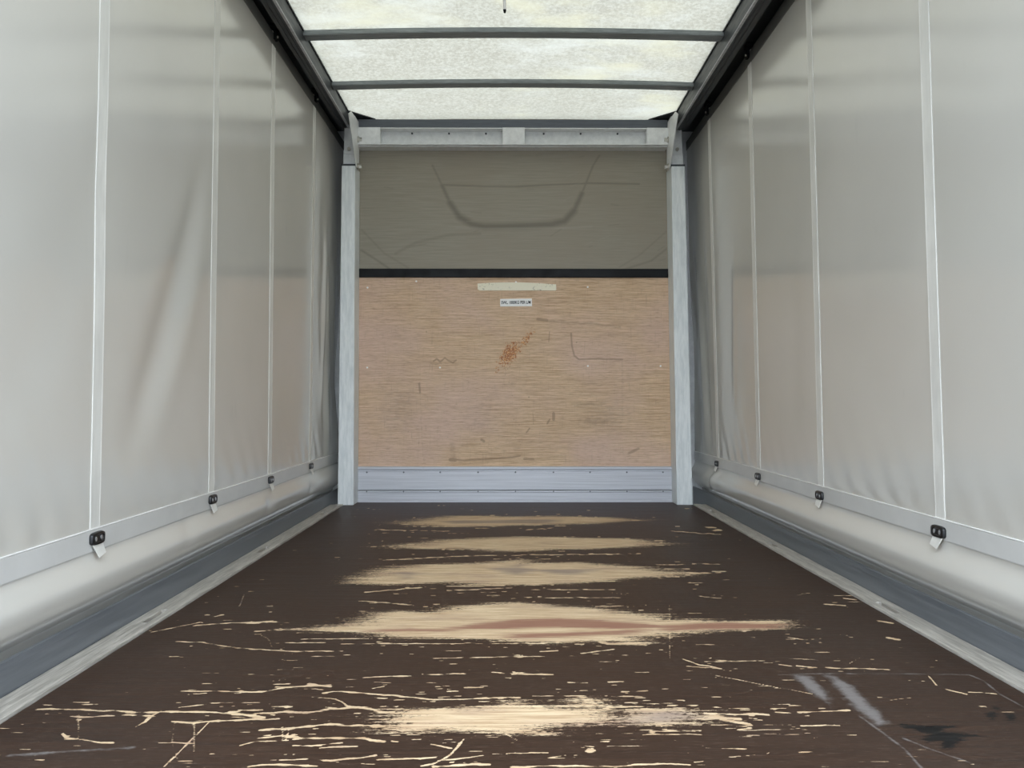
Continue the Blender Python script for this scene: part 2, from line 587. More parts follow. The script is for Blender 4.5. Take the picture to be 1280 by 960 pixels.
GREY_WEAR = [
    [(-399,2786),(-368,2837),(-321,2811),(-333,2736),(-382,2724)],
    [(-46,2889),(45,2972),(97,2888),(71,2784),(-16,2809)],
    [(133,2888),(313,2887),(304,2808),(129,2796)],
    [(253,1583),(365,1574),(371,1543),(345,1520),(250,1521)],
    [(-317,4051),(275,4103),(267,3996),(-309,3947)],
]
GREY_SPILL = [
    [(650,1792),(696,1777),(692,1671),(665,1591),(655,1658)],
    [(729,1787),(760,1776),(764,1684),(757,1603),(746,1518),(721,1506),(714,1553),(712,1618)],
]
BLACK = [
    [(761,1517),(813,1505),(866,1505),(829,1482),(897,1466),(854,1450),(806,1409),(790,1409),(806,1440),(774,1434),(799,1471),(773,1494)],
    [(967,1560),(988,1572),(974,1544),(955,1533)],
    [(1006,1559),(1021,1559),(999,1529),(988,1529)],
    [(1002,1596),(1012,1596),(999,1580),(993,1580)],
]



def poly_sd(px, py, poly, sx):
    """signed distance (inside positive) to a polygon, x squeezed by sx"""
    p = np.array(poly, float) / 1000.0
    qx, qy = px * sx, py
    vx, vy = p[:, 0] * sx, p[:, 1]
    d = np.full(px.shape, 1e9)
    ins = np.zeros(px.shape, bool)
    n = len(p)
    for i in range(n):
        j = (i + 1) % n
        ex, ey = vx[j] - vx[i], vy[j] - vy[i]
        wx, wy = qx - vx[i], qy - vy[i]
        t = np.clip((wx * ex + wy * ey) / max(ex * ex + ey * ey, 1e-12), 0, 1)
        d = np.minimum(d, (wx - ex * t) ** 2 + (wy - ey * t) ** 2)
        c = (vy[i] > qy) != (vy[j] > qy)
        xi = ex * (qy - vy[i]) / (ey if abs(ey) > 1e-12 else 1e-12) + vx[i]
        ins ^= c & (qx < xi)
    return np.where(ins, 1, -1) * np.sqrt(d)


def seg_d(px, py, x0, y0, x1, y1):
    ex, ey = x1 - x0, y1 - y0
    wx, wy = px - x0, py - y0
    t = np.clip((wx * ex + wy * ey) / max(ex * ex + ey * ey, 1e-12), 0, 1)
    return np.sqrt((wx - ex * t) ** 2 + (wy - ey * t) ** 2)


def make_floor():
    ys = list(np.arange(Y0, 1.2, 0.012))
    y = 1.2
    while y < Y1:
        ys.append(y)
        y += 0.0026 * (max(y, 1.35) / 1.35) ** 1.8
    ys.append(Y1)
    ys = np.array(ys)
    xs = np.linspace(FL, FR, 680)
    X, Y = np.meshgrid(xs, ys)
    wear = np.zeros_like(X)
    red = np.zeros_like(X)
    gw = np.zeros_like(X)
    spill = np.zeros_like(X)
    black = np.zeros_like(X)

    def window(pts, m):
        p = np.array(pts, float).reshape(-1, 2) / 1000.0
        i0, i1 = np.searchsorted(xs, [p[:, 0].min() - m * 3, p[:, 0].max() + m * 3])
        j0, j1 = np.searchsorted(ys, [p[:, 1].min() - m, p[:, 1].max() + m])
        return slice(max(j0 - 1, 0), j1 + 1), slice(max(i0 - 1, 0), i1 + 1)

    def paint_poly(fld, poly, soft, sx=0.25):
        s = window(poly, soft * 2)
        sd = poly_sd(X[s], Y[s], poly, sx)
        fld[s] = np.maximum(fld[s], np.clip(0.5 + 0.5 * sd / soft, 0, 1))

    def paint_line(fld, row, gain=1.0, rough=1.0, thin=0.56):
        r = row[0] / 1000.0
        pts = row[1:]
        s = window(pts, r * 3 + 0.01)
        for k in range(0, len(pts) - 2, 2):
            d = seg_d(X[s], Y[s], *[v / 1000.0 for v in pts[k:k + 4]])
            br = brk[s] ** rough if rough else 1.0
            fld[s] = np.maximum(fld[s], gain * br * np.clip(1.0 - 0.6 * d / (r * thin * (br if rough else 1.0) ** 1.6), 0, 0.9))

    # slowly varying pressure, so that scratches skip and swell along their length
    brk = np.zeros_like(X)
    R0 = np.random.default_rng(21)
    for i in range(46):
        kx, ky = R0.uniform(12, 190), R0.uniform(12, 120)
        brk += np.sin(kx * X + ky * Y + R0.uniform(0, 6.28)) * R0.choice([-1, 1])
    brk = np.clip(0.90 + 0.20 * brk / brk.std(), 0.35, 1.25)
    for p in PATCHES:
        yc = np.mean([q[1] for q in p]) / 1000.0
        paint_poly(wear, p, 0.046 * max(1.0, yc / 2.0))
    for p in RED:
        paint_poly(red, p, 0.03)
    for p in GREY_WEAR:
        paint_poly(gw, p, 0.04)
    for p in GREY_SPILL:
        paint_poly(spill, p, 0.02, 1.0)
    for p in BLACK:
        paint_poly(black, p, 0.02, 0.6)
    for r in GREY_LINES:
        paint_line(spill, r, 0.75, 0, 1.0)
    R = random.Random(12)
    for r in SCRATCHES:
        # resample with a slight hand-drawn wobble, then scatter slivers alongside
        pts = np.array(r[1:], float).reshape(-1, 2)
        seg = np.hypot(*(pts[1:] - pts[:-1]).T)
        acc = np.concatenate([[0], np.cumsum(seg)])
        nn = max(2, int(acc[-1] / 22) + 1)
        tt = np.linspace(0, acc[-1], nn)
        qx = np.interp(tt, acc, pts[:, 0])
        qy = np.interp(tt, acc, pts[:, 1]) + np.array([R.gauss(0, r[0] * .28) for _ in range(nn)])
        row = (r[0],) + tuple(v for p in zip(qx, qy) for v in p)
        paint_line(wear, row, 1.0, 0.45, 0.66)
        horiz = abs(pts[-1, 0] - pts[0, 0]) > abs(pts[-1, 1] - pts[0, 1])
        if horiz:
            for _ in range(int(acc[-1] / 45) + 1):
                i = R.randrange(nn)
                L = min(120, R.expovariate(1 / 24.0)) + 5
                cx, cy = qx[i] + R.gauss(0, 30), qy[i] + R.gauss(0, r[0] * 3.0 + 6)
                a = R.gauss(0, .06)
                paint_line(wear, (r[0] * R.uniform(.25, .6), cx - L / 2, cy - a * L, cx + L / 2, cy + a * L), R.uniform(.75, 1.05))
    for p in PATCHES:
        pp = np.array(p, float)
        for _ in range(46):
            k = R.randrange(len(p))
            cx = pp[k, 0] + R.gauss(0, 70)
            cy = pp[k, 1] + R.gauss(0, 26) * pp[k, 1] / 2000
            L = min(300, R.expovariate(1 / 55.0)) + 8
            paint_line(wear, (R.uniform(1.2, 3.4) * (pp[k, 1] / 1350) ** 1.2, cx - L / 2, cy, cx + L / 2, cy + R.gauss(0, .03) * L), R.uniform(.65, 1.0))
    # loose nicks between the bands, denser towards the rear
    R = random.Random(7)
    for i in range(1300):
        yy = 1.25 + 3.4 * R.random() ** 1.5
        xx = R.uniform(FL + 0.05, FR - 0.05) if R.random() < 0.45 else max(FL + 0.05, min(FR - 0.05, R.gauss(0.02, 0.38)))
        L = min(0.20, R.expovariate(1 / 0.026)) + 0.005
        a = R.gauss(0, 0.05) if R.random() < 0.93 else R.uniform(-1, 1)
        rad = R.uniform(0.7, 1.9) * (max(yy, 1.35) / 1.35) ** 0.9
        row = (rad, (xx - L / 2) * 1000, (yy - a * L / 2) * 1000, (xx + L / 2) * 1000, (yy + a * L / 2) * 1000)
        paint_line(wear, row, R.uniform(0.6, 1.0))
    P = np.stack([X, Y, np.zeros_like(X)], -1)
    o = grid_mesh('floor', P, M['floor'], None, smooth=False)
    z = np.zeros_like(X)
    col_attr(o, 'wear', np.stack([wear, red, z, z + 1], -1))
    col_attr(o, 'tint', np.stack([gw, spill, black, z + 1], -1))
    tag(o, 'dark brown coated plywood load floor with worn bare bands', None, None, 'structure')
    MB().box(FL, FR, Y0, Y1, -0.03, -0.002).build('floor_board_edge', M['black'], o)
    return o


floor = make_floor()

# ------------------------------------------------------------------ front bulkhead
wf = thing('wall_front', (0.035, Y1, 0), 'front bulkhead of plywood below and grey board above', None, None, 'structure')
WL, WR = -0.955, 1.03


def wall_grid(z0, z1, st=0.005):
    xs = np.arange(WL, WR + st / 2, st)
    zs = np.linspace(z0, z1, int(round((z1 - z0) / st)) + 1)
    return np.meshgrid(xs, zs)


def seg_field(X, Z, fld, pts, r, gain=1.0):
    for k in range(len(pts) - 1):
        d = seg_d(X, Z, *pts[k], *pts[k + 1])
        np.maximum(fld, gain * np.clip(1.2 - 0.7 * d / r, 0, 1), out=fld)


def wx(px):
    return (px - 635.5) * 0.004992


def wz(py):
    return CAM_H + (499.5 - py) * 0.005


def make_ply():
    X, Z = wall_grid(0.20, 1.41)
    st = np.zeros_like(X)
    ru = np.zeros_like(X)
    du = np.zeros_like(X)
    # rust bloom, elongated along a rising diagonal
    cx, cz = wx(637), wz(442)
    u = (X - cx) * 0.62 + (Z - cz) * 0.78
    v = -(X - cx) * 0.78 + (Z - cz) * 0.62
    ru = np.maximum(ru, 0.95 * np.exp(-(u / 0.13) ** 2 - (v / 0.06) ** 2))
    cx2, cz2 = wx(656), wz(425)
    u = (X - cx2) * 0.6 + (Z - cz2) * 0.8
    v = -(X - cx2) * 0.8 + (Z - cz2) * 0.6
    ru = np.maximum(ru, 0.72 * np.exp(-(u / 0.14) ** 2 - (v / 0.035) ** 2))
    cx2, cz2 = wx(624), wz(458)
    u = (X - cx2) * 0.6 + (Z - cz2) * 0.8
    v = -(X - cx2) * 0.8 + (Z - cz2) * 0.6
    ru = np.maximum(ru, 0.55 * np.exp(-(u / 0.09) ** 2 - (v / 0.03) ** 2))

    def line(pix, r, g):
        seg_field(X, Z, st, [(wx(a), wz(b)) for a, b in pix], r, g)
    line([(542, 451), (546, 448), (550, 452), (556, 447), (560, 450), (566, 453), (570, 450)], 0.006, 0.9)
    line([(544, 455), (552, 454)], 0.006, 0.6)
    line([(672, 399), (690, 401), (715, 403), (740, 404), (775, 408)], 0.014, 0.55)
    line([(672, 398), (684, 400)], 0.008, 1.0)
    line([(714, 416), (715, 432), (718, 444), (724, 449), (745, 448), (778, 449)], 0.007, 0.8)
    line([(778, 449), (778, 520), (776, 530)], 0.014, 0.42)
    line([(692, 516), (692, 524)], 0.008, 1.2)
    line([(684, 529), (687, 524)], 0.006, 1.0)
    line([(658, 540), (662, 535)], 0.005, 1.0)
    line([(666, 515), (667, 530)], 0.004, 0.7)
    line([(524, 479), (525, 490)], 0.007, 0.9)
    line([(525, 456), (525, 480), (527, 538), (529, 570)], 0.006, 0.45)
    line([(563, 573), (580, 575), (640, 571), (650, 569)], 0.006, 0.9)
    line([(563, 574), (569, 574)], 0.010, 1.2)
    line([(655, 573), (667, 573)], 0.007, 0.9)
    line([(566, 555), (566, 574)], 0.030, 0.5)
    line([(602, 549), (605, 551)], 0.008, 1.0)
    line([(786, 566), (798, 560)], 0.012, 0.7)
    line([(686, 427), (687, 414)], 0.004, 0.8)
    line([(630, 480), (645, 479)], 0.006, 0.6)
    for (a, b, ww, g) in ((740, 478, 30, .5), (735, 505, 34, .55), (742, 526, 36, .6), (700, 522, 22, .4), (590, 530, 18, .35),
                          (645, 560, 14, .45), (690, 570, 20, .4), (480, 545, 26, .25), (760, 447, 16, .35), (720, 490, 30, .35)):
        st = np.maximum(st, g * np.exp(-((X - wx(a)) / (ww * 0.005)) ** 2 - ((Z - wz(b)) / 0.035) ** 2))
    for (a, b, ww, hh, g) in ((500, 510, 40, 50, .6), (600, 520, 45, 40, .55), (500, 420, 30, 30, .4), (650, 480, 60, 30, .4), (760, 520, 40, 35, .6)):
        du = np.maximum(du, g * np.exp(-((X - wx(a)) / (ww * 0.005)) ** 2 - ((Z - wz(b)) / (hh * 0.005)) ** 2))
    R = random.Random(3)
    for i in range(70):
        a, b = R.gauss(645, 60), R.gauss(480, 60)
        if 452 < a < 832 and 360 < b < 580:
            st = np.maximum(st, R.uniform(.6, 1.1) * np.exp(-((X - wx(a)) ** 2 + (Z - wz(b)) ** 2) / R.uniform(.003, .006) ** 2))
    P = np.stack([X, np.full_like(X, Y1), Z], -1)
    o = grid_mesh('plywood_panel', P, M['ply'], wf, smooth=False)
    col_attr(o, 'stain', np.stack([st, ru, du, np.ones_like(st)], -1))
    for a, b in ((459, 359), (735, 358), (459, 459), (550, 459), (735, 457), (826, 457), (645, 352), (520, 351)):
        MB().cyl((wx(a), Y1 + .002, wz(b)), (wx(a), Y1 - .003, wz(b)), .006, 8).build('screw', M['white'], wf)


def make_upper():
    X, Z = wall_grid(1.41, 2.40)
    st = np.zeros_like(X)
    pl = np.zeros_like(X)
    # pressed tray outline: thick along its lower edge, thin up the flanks
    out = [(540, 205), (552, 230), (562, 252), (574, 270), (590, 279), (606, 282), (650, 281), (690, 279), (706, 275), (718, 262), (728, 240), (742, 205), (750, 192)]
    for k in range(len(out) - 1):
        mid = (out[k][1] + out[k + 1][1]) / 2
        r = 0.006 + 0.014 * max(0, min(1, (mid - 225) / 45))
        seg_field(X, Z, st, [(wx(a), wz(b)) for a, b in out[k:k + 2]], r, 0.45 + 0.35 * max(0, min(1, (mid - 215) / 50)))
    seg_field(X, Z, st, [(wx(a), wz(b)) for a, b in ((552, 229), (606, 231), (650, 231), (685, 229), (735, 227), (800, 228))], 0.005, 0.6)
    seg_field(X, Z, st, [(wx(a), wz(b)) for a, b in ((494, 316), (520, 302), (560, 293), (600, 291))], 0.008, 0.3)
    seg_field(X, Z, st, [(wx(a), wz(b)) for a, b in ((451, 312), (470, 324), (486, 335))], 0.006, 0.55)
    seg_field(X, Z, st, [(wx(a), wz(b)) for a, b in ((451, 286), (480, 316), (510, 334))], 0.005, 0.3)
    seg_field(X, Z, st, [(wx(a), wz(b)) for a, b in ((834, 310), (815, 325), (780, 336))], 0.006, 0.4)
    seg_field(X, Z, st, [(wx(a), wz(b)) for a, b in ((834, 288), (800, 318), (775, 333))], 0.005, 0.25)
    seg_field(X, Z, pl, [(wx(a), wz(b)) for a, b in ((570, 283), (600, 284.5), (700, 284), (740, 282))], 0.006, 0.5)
    R = random.Random(5)
    for i in range(40):
        a, b = R.uniform(455, 830), R.uniform(190, 330)
        L = R.uniform(4, 16)
        seg_field(X, Z, pl if i % 3 else st, [(wx(a), wz(b)), (wx(a + L), wz(b - L * R.uniform(-.2, .7)))], 0.003, R.uniform(.1, .35))
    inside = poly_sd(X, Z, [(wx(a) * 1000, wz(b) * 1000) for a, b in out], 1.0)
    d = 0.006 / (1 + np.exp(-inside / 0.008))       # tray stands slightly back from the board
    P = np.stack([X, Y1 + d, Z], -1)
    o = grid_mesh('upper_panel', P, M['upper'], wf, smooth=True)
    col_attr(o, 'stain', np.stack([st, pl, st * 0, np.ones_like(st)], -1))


make_ply()
make_upper()
MB().box(WL, WR, Y1 - .012, Y1 + .004, 1.400, 1.455).build('joint_strip', M['black'], wf, .003)
MB().box(WL - .03, WR + .03, Y1 + .02, Y1 + .05, -.1, 2.45).build('backing_board', M['black'], wf)
for s, xo in ((-1, -1.03), (1, 1.10)):  # added plates: keep daylight out of the front corners, pale to bounce light
    MB().box(xo + s * -.06 - .012, xo + s * -.06 + .012, Y1 + .02, 5.07, -.1, 2.42).build('light_block_return', M['header'], wf)
    MB().box(xo - .12 if s < 0 else xo - .09, xo + .09 if s < 0 else xo + .16, 4.985, 5.075, -.1, 2.42).build('light_block_wing', M['header'], wf)

# kick plate along the foot of the bulkhead: two riveted aluminium boards
bb = thing('baseboard_front', (0.035, Y1, 0), 'riveted aluminium kick plate below the plywood', None, None, 'structure')
prof_hi = [(-.010, .0745), (-.014, .078), (-.014, .190), (-.010, .194), (-.010, .200), (-.022, .206), (-.022, .2185), (-.010, .2215), (.004, .2215), (.004, .0745)]
prof_lo = [(-.020, .0), (-.020, .010), (-.012, .016), (-.012, .058), (-.018, .062), (-.018, .070), (-.008, .0725), (.004, .0725), (.004, .0)]
for nm, pr in (('kick_board', prof_hi), ('kick_board', prof_lo)):
    MB().prism([(WL, Y1 + a, b) for a, b in pr], (WR - WL, 0, 0)).build(nm, M['kick'], bb)
for zz in (.185, .066):
    for a in (459.5, 505.3, 550.7, 597.8, 644.3, 691.6, 737.2, 783, 828):
        MB().cyl((wx(a), Y1 - .01, zz), (wx(a), Y1 - .0195, zz), .0065, 8, .004).build('rivet', M['upstand'], bb)
for zz in (.10, .13, .16):
    MB().box(WL, WR, Y1 - .0155, Y1 - .012, zz, zz + .003).build('kick_rib', M['kick'], bb)

# ------------------------------------------------------------------ sign and tape on the plywood
tp = MB()
n = 24
pts = []
for i in range(n + 1):
    t = i / n
    pts.append((-.193 + .491 * t, 1.362 + .010 * math.sin(math.pi * min(1, t * 1.05)) ** .8 - .004 * t))
pts += [(.300, 1.325), (.296, 1.319), (-.18, 1.319), (-.192, 1.326)]
tp.prism([(a, Y1 - .004, b) for a, b in pts], (0, .004, 0))
o = tp.build('adhesive_strip', M['tape'])
tag(o, 'flaking cream white adhesive strip stuck on the plywood under black joint strip', 'sticker')

sg = thing('load_sign', (.048, Y1, 1.242), 'small white plastic sign with black load limit lettering on plywood', 'sign')
MB().prism([(-.052, Y1 - .004, 1.2185), (.1475, Y1 - .004, 1.2205), (.1465, Y1 - .004, 1.2685), (-.0525, Y1 - .004, 1.266)], (0, .004, 0)).build('sign_plate', M['white'], sg, .0015)
fc = bpy.data.curves.new('lettering', 'FONT')
fc.body = 'SWL. 1000KG PER L/M'
fc.size = .026
fc.align_x = 'CENTER'
fc.align_y = 'CENTER'
fc.offset = .0007
fc.extrude = .0004
fo = bpy.data.objects.new('lettering_curve', fc)
col.objects.link(fo)
dg = bpy.context.evaluated_depsgraph_get()
tm = bpy.data.meshes.new_from_object(fo.evaluated_get(dg))
bpy.data.objects.remove(fo, do_unlink=True)
xsz = [v.co.x for v in tm.vertices]
k = .183 / (max(xsz) - min(xsz))
cx = (max(xsz) + min(xsz)) / 2
for v in tm.vertices:
    x, y, z = v.co
    v.co = (.0475 + (x - cx) * k, Y1 - .0045 - z, 1.2432 + y * 1.02 + (x - cx) * k * .012)
tm.materials.clear()
lo = link('lettering', tm, M['ink'], sg)
tag(lo, 'black load limit lettering')

# ------------------------------------------------------------------ corner posts with gusset brackets
def corner_post(s, b_in, b_out, t_in, t_out, label):
    t = thing('corner_post', ((b_in + b_out) / 2, 4.70, 0), label, 'post', 'galvanised corner posts at the bulkhead')
    zt = 2.07

    def at(z, o):
        k = z / zt
        return (b_out + (t_out - b_out) * k) if o else (b_in + (t_in - b_in) * k)

    def seg(z0, z1, ya, yb, ins=0.0):
        a0, a1 = at(z0, 0) + s * ins, at(z0, 1) - s * ins
        c0, c1 = at(z1, 0) + s * ins, at(z1, 1) - s * ins
        a0, a1 = min(a0, a1), max(a0, a1)
        c0, c1 = min(c0, c1), max(c0, c1)
        return MB().hexa([(a0, ya, z0), (a1, ya, z0), (a1, yb, z0), (a0, yb, z0)], [(c0, ya, z1), (c1, ya, z1), (c1, yb, z1), (c0, yb, z1)])
    seg(0.0, 2.065, 4.65, Y1 - .001).build('post_shaft', M['post'], t, .004)
    seg(2.066, 2.135, 4.668, Y1 - .001, .006).build('post_head', M['header'], t, .003)
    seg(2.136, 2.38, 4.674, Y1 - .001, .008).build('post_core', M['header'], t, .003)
    xi = at(2.15, 0)
    x0 = xi - s * .002
    # gusset plate on the inner flank, reaching back up to the roof rail
    pts = [(x0, 4.43, 2.295), (x0, 4.50, 2.335), (x0, 4.745, 2.355), (x0, 4.745, 2.085), (x0, 4.70, 2.045), (x0, 4.655, 2.055), (x0, 4.615, 2.09), (x0, 4.52, 2.20)]
    MB().prism(pts, (-s * .005, 0, 0)).build('gusset_plate', M['header'], t, .001)
    for (yy, zz) in ((4.70, 2.235), (4.69, 2.065)):
        bt = MB().cyl((x0 - s * .004, yy, zz), (x0 - s * .010, yy, zz), .021, 12).build('washer', M['bolt'], t)
        MB().cyl((x0 - s * .009, yy, zz), (x0 - s * .030, yy, zz), .014, 6).build('bolt', M['bolt'], t)
    MB().cyl(((at(2.2, 0) + at(2.2, 1)) / 2, 4.67, 2.165), ((at(2.2, 0) + at(2.2, 1)) / 2, 4.655, 2.165), .011, 6).build('bolt', M['bolt'], t)
    MB().box(at(2.065, 0) - s * .002, at(2.065, 1), 4.646, 4.66, 2.058, 2.068).build('collar', M['rail'], t)
    return t


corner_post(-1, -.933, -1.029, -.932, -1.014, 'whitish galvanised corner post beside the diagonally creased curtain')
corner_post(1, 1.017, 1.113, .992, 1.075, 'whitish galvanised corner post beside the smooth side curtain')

# ------------------------------------------------------------------ header beam
hb = thing('header_beam', (.03, 4.74, 2.21), 'galvanised header beam with recessed channel above the grey board', 'beam')
hx0, hx1 = -.930, .985
MB().box(hx0, hx1, 4.700, 4.765, 2.205, 2.211).build('lower_flange', M['header'], hb, .001)
MB().box(hx0, hx1, 4.700, 4.765, 2.304, 2.310).build('upper_flange', M['header'], hb, .001)
MB().box(hx0, hx1, 4.760, 4.768, 2.209, 2.306).build('channel_web', M['header'], hb)
for a, b in ((hx0, -.789), (-.036, .100), (.853, hx1)):
    MB().box(a, b, 4.6955, 4.7595, 2.2035, 2.3105).build('face_block', M['header'], hb, .002)
MB().hexa([(hx0, 4.722, 2.311), (hx1, 4.722, 2.311), (hx1, 4.80, 2.311), (hx0, 4.80, 2.311)],
          [(hx0, 4.712, 2.366), (hx1, 4.712, 2.366), (hx1, 4.80, 2.366), (hx0, 4.80, 2.366)]).build('top_rail', M['headdark'], hb, .002)
MB().box(hx0, hx1, 4.72, 4.80, 2.199, 2.2035).build('seal_strip', M['header'], hb)
for a in (-.60, -.37, -.14, .22, .45, .68):
    MB().cyl((a, 4.760, 2.293), (a, 4.754, 2.293), .006, 8).build('rivet', M['rail'], hb)
for a, b, c in ((-.965, -.825, -1), (1.01, .87, 1)):
    MB().prism([(a, 4.60, 2.374), (a, 4.80, 2.374), (b, 4.80, 2.374), (b, 4.735, 2.374)], (0, 0, .005)).build('corner_gusset', M['rail'], hb)

# ------------------------------------------------------------------ roof sheet, bows, rails
RL, RR = -.970, 1.020
RC, RH = (RL + RR) / 2, (RR - RL) / 2


def camber(x):
    return .016 * (1 - ((x - RC) / RH) ** 2)


xs = np.linspace(RL - .02, RR + .02, 41)
ys = np.linspace(Y0, Y1 + .03, 40)
X, Y = np.meshgrid(xs, ys)
Z = Z_ROOF + .016 * (1 - np.clip(((X - RC) / RH) ** 2, 0, 1)) + .0015 * np.sin(Y * 10.6)
ceil = grid_mesh('ceiling', np.stack([X, Y, Z], -1), M['roof'], None, flip=True)
tag(ceil, 'translucent speckled fibreglass roof sheet glowing with daylight', None, None, 'structure')


def roof_bow(y, label):
    t = thing('roof_bow', (RC, y + .032, 2.36), label, 'roof bow', 'cross bows under the translucent roof')
    nn = 24
    for nm, pr, mt in (('bow_web', [(0, .004), (.064, .004), (.064, .0225), (.046, .0245), (.018, .0245), (0, .0225)], 'bow'),
                       ('bow_base', [(.002, 0), (.062, 0), (.062, .004), (.002, .004)], 'bow')):
        m = MB()
        k = len(pr)
        for i in range(nn + 1):
            x = RL + (RR - RL) * i / nn
            m.v += [(x, y + a, 2.358 + b + camber(x)) for a, b in pr]
        m.f += [tuple(range(k)), tuple(range(nn * k, nn * k + k))]
        for i in range(nn):
            for j in range(k):
                m.f.append((i * k + j, i * k + (j + 1) % k, (i + 1) * k + (j + 1) % k, (i + 1) * k + j))
        m.build(nm, M[mt], t)
    return t


roof_bow(4.186, 'thin grey roof bow next to the header beam')
roof_bow(3.600, 'thin grey roof bow between header bow and hanging cord')
roof_bow(3.010, 'thin grey roof bow carrying the hanging cord')
for y in (2.42, 1.83, 1.24, .65):
    roof_bow(y, 'thin grey roof bow over the rear half of the floor')

pc = thing('pull_cord', (-.013, 3.03, 2.37), 'short pale cord hanging from a roof bow with dark tip', 'cord')
m = MB()
m.cyl((-.018, 3.035, 2.365), (-.015, 3.035, 2.19), .006, 8)
m.build('cord', M['cord'], pc, smooth=True)
MB().cyl((-.015, 3.035, 2.19), (-.0145, 3.035, 2.178), .0068, 8, .004).build('cord_tip', M['rail_dark'], pc)


def roof_rail(s, xi, zb, wo, xc, label):
    t = thing('roof_rail', (xi, (Y0 + Y1) / 2, zb), label, 'rail', 'roof rails along the curtain tops')
    ya, yb = Y0, 4.66
    a = lambda d: xi + s * d
    MB().box(a(0), a(.006), ya, yb, zb + .006, Z_ROOF + .01).build('side_plate', M['rail'], t)
    MB().box(a(-.003), a(.010), ya, yb, zb - .002, zb + .0055).build('edge_bead', M['alu'], t, .002)
    MB().box(a(-.006), a(.012), ya, yb, Z_ROOF - .010, Z_ROOF - .003).build('roof_seal', M['rail'], t)
    MB().box(a(.010), a(wo), ya, yb, zb, zb + .006).build('bottom_flange', M['rail'], t, .001)
    MB().box(a(wo - .006), a(wo), ya, yb, zb + .006, Z_ROOF + .003).build('outer_flange', M['rail'], t)
    for d in (.022, .040):
        MB().box(a(d), a(d + .004), ya, yb, zb - .003, zb + .001).build('flange_rib', M['rail'], t)
    MB().box(a(.002), xc + s * .05, ya, 5.04, Z_ROOF + .003, Z_ROOF + .018).build('track_cover', M['rail'], t)
    MB().box(xc + s * .045, xc + s * .05, ya, 5.04, 2.12, Z_ROOF + .01).build('pelmet', M['rail'], t)
    MB().box(xc + s * .011, xc + s * .046, ya, 5.04, 2.115, 2.125).build('light_block_strip', M['black'], t)  # added strip, stops daylight coming up between pelmet and curtain
    MB().box(xc + s * -.04, xc + s * .05, ya - .006, ya - .001, 2.12, Z_ROOF + .01).build('rail_end_cap', M['rail'], t)
    return t


roof_rail(-1, RL, 2.294, .062, -1.078, 'dark steel roof rail above the diagonally creased curtain')
roof_rail(1, RR, 2.283, .068, 1.165, 'dark steel roof rail above the smooth side curtain')

# ------------------------------------------------------------------ floor edge trims with lashing slots
def edge_trim(n, s, xi, slots, label):
    t = thing('trim_%d' % n, (xi, (Y0 + Y1) / 2, 0), label, None, None, 'structure')
    ya, yb = Y0, 4.655
    a = lambda d: xi + s * d
    m = MB()
    m.box(a(.004), a(.026), ya, yb, -.03, .007)
    m.box(a(.048), a(.080), ya, yb, -.03, .004)
    edges = [ya] + [v for q in sorted(slots) for v in q] + [yb]
    for i in range(0, len(edges), 2):
        m.box(a(.026), a(.048), edges[i], edges[i + 1], -.03, .006)
    m.build('edge_strip', M['strip'], t, .0015)
    MB().box(a(.0), a(.004), ya, yb, -.03, -.016).build('floor_joint', M['strip'], t)
    for (q0, q1) in slots:
        MB().box(a(.0262), a(.0478), q0 + .0005, q1 - .0005, -.034, -.0285).build('lashing_slot', M['strip'], t)
        MB().cyl((a(.037), q0 - .002, -.006), (a(.037), q0 + (q1 - q0) * .35, -.004), .0035, 8).build('lashing_ring', M['upstand'], t)
    # side rave standing up outside the strip
    MB().prism([(a(.0815), ya, -.08), (a(.0815), ya, .058), (a(.0875), ya, .058), (a(.0875), ya, -.08)], (0, 5.02 - ya, 0)).build('side_rave', M['upstand'], t)
    MB().prism([(a(.0805), ya, .0585), (a(.0815), ya, .074), (a(.0875), ya, .077), (a(.0885), ya, .0585)], (0, 5.02 - ya, 0)).build('rave_lip', M['upstand'], t)
    MB().box(a(.0875), a(.0875 + .05), ya, 5.02, -.085, -.058).build('light_block_sill', M['upstand'], t)  # added plate, blocks light rising between rave and curtain foot
    MB().box(a(.0795), a(.0814), ya, 4.66, -.03, -.016).build('rave_joint', M['strip'], t)
    return t


edge_trim(1, -1, FL, [(2.19, 2.325), (3.185, 3.315), (4.24, 4.345), (1.2, 1.33)], 'scuffed metal floor edge strip with lashing slots below creased curtain')
edge_trim(2, 1, FR, [(2.275, 2.40), (3.305, 3.40), (4.29, 4.40), (1.25, 1.38)], 'scuffed metal floor edge strip with lashing slots beside black stain')

# ------------------------------------------------------------------ side curtains
def sm(v, a, b):
    t = np.clip((v - a) / (b - a), 0, 1)
    return t * t * (3 - 2 * t)


def g(v, c, w_):
    return np.exp(-((v - c) / w_) ** 2)


STRAPS_L = (1.285, 2.036, 2.825, 3.512, 4.244)
STRAPS_R = (1.36, 2.142, 2.955, 3.690, 4.428)


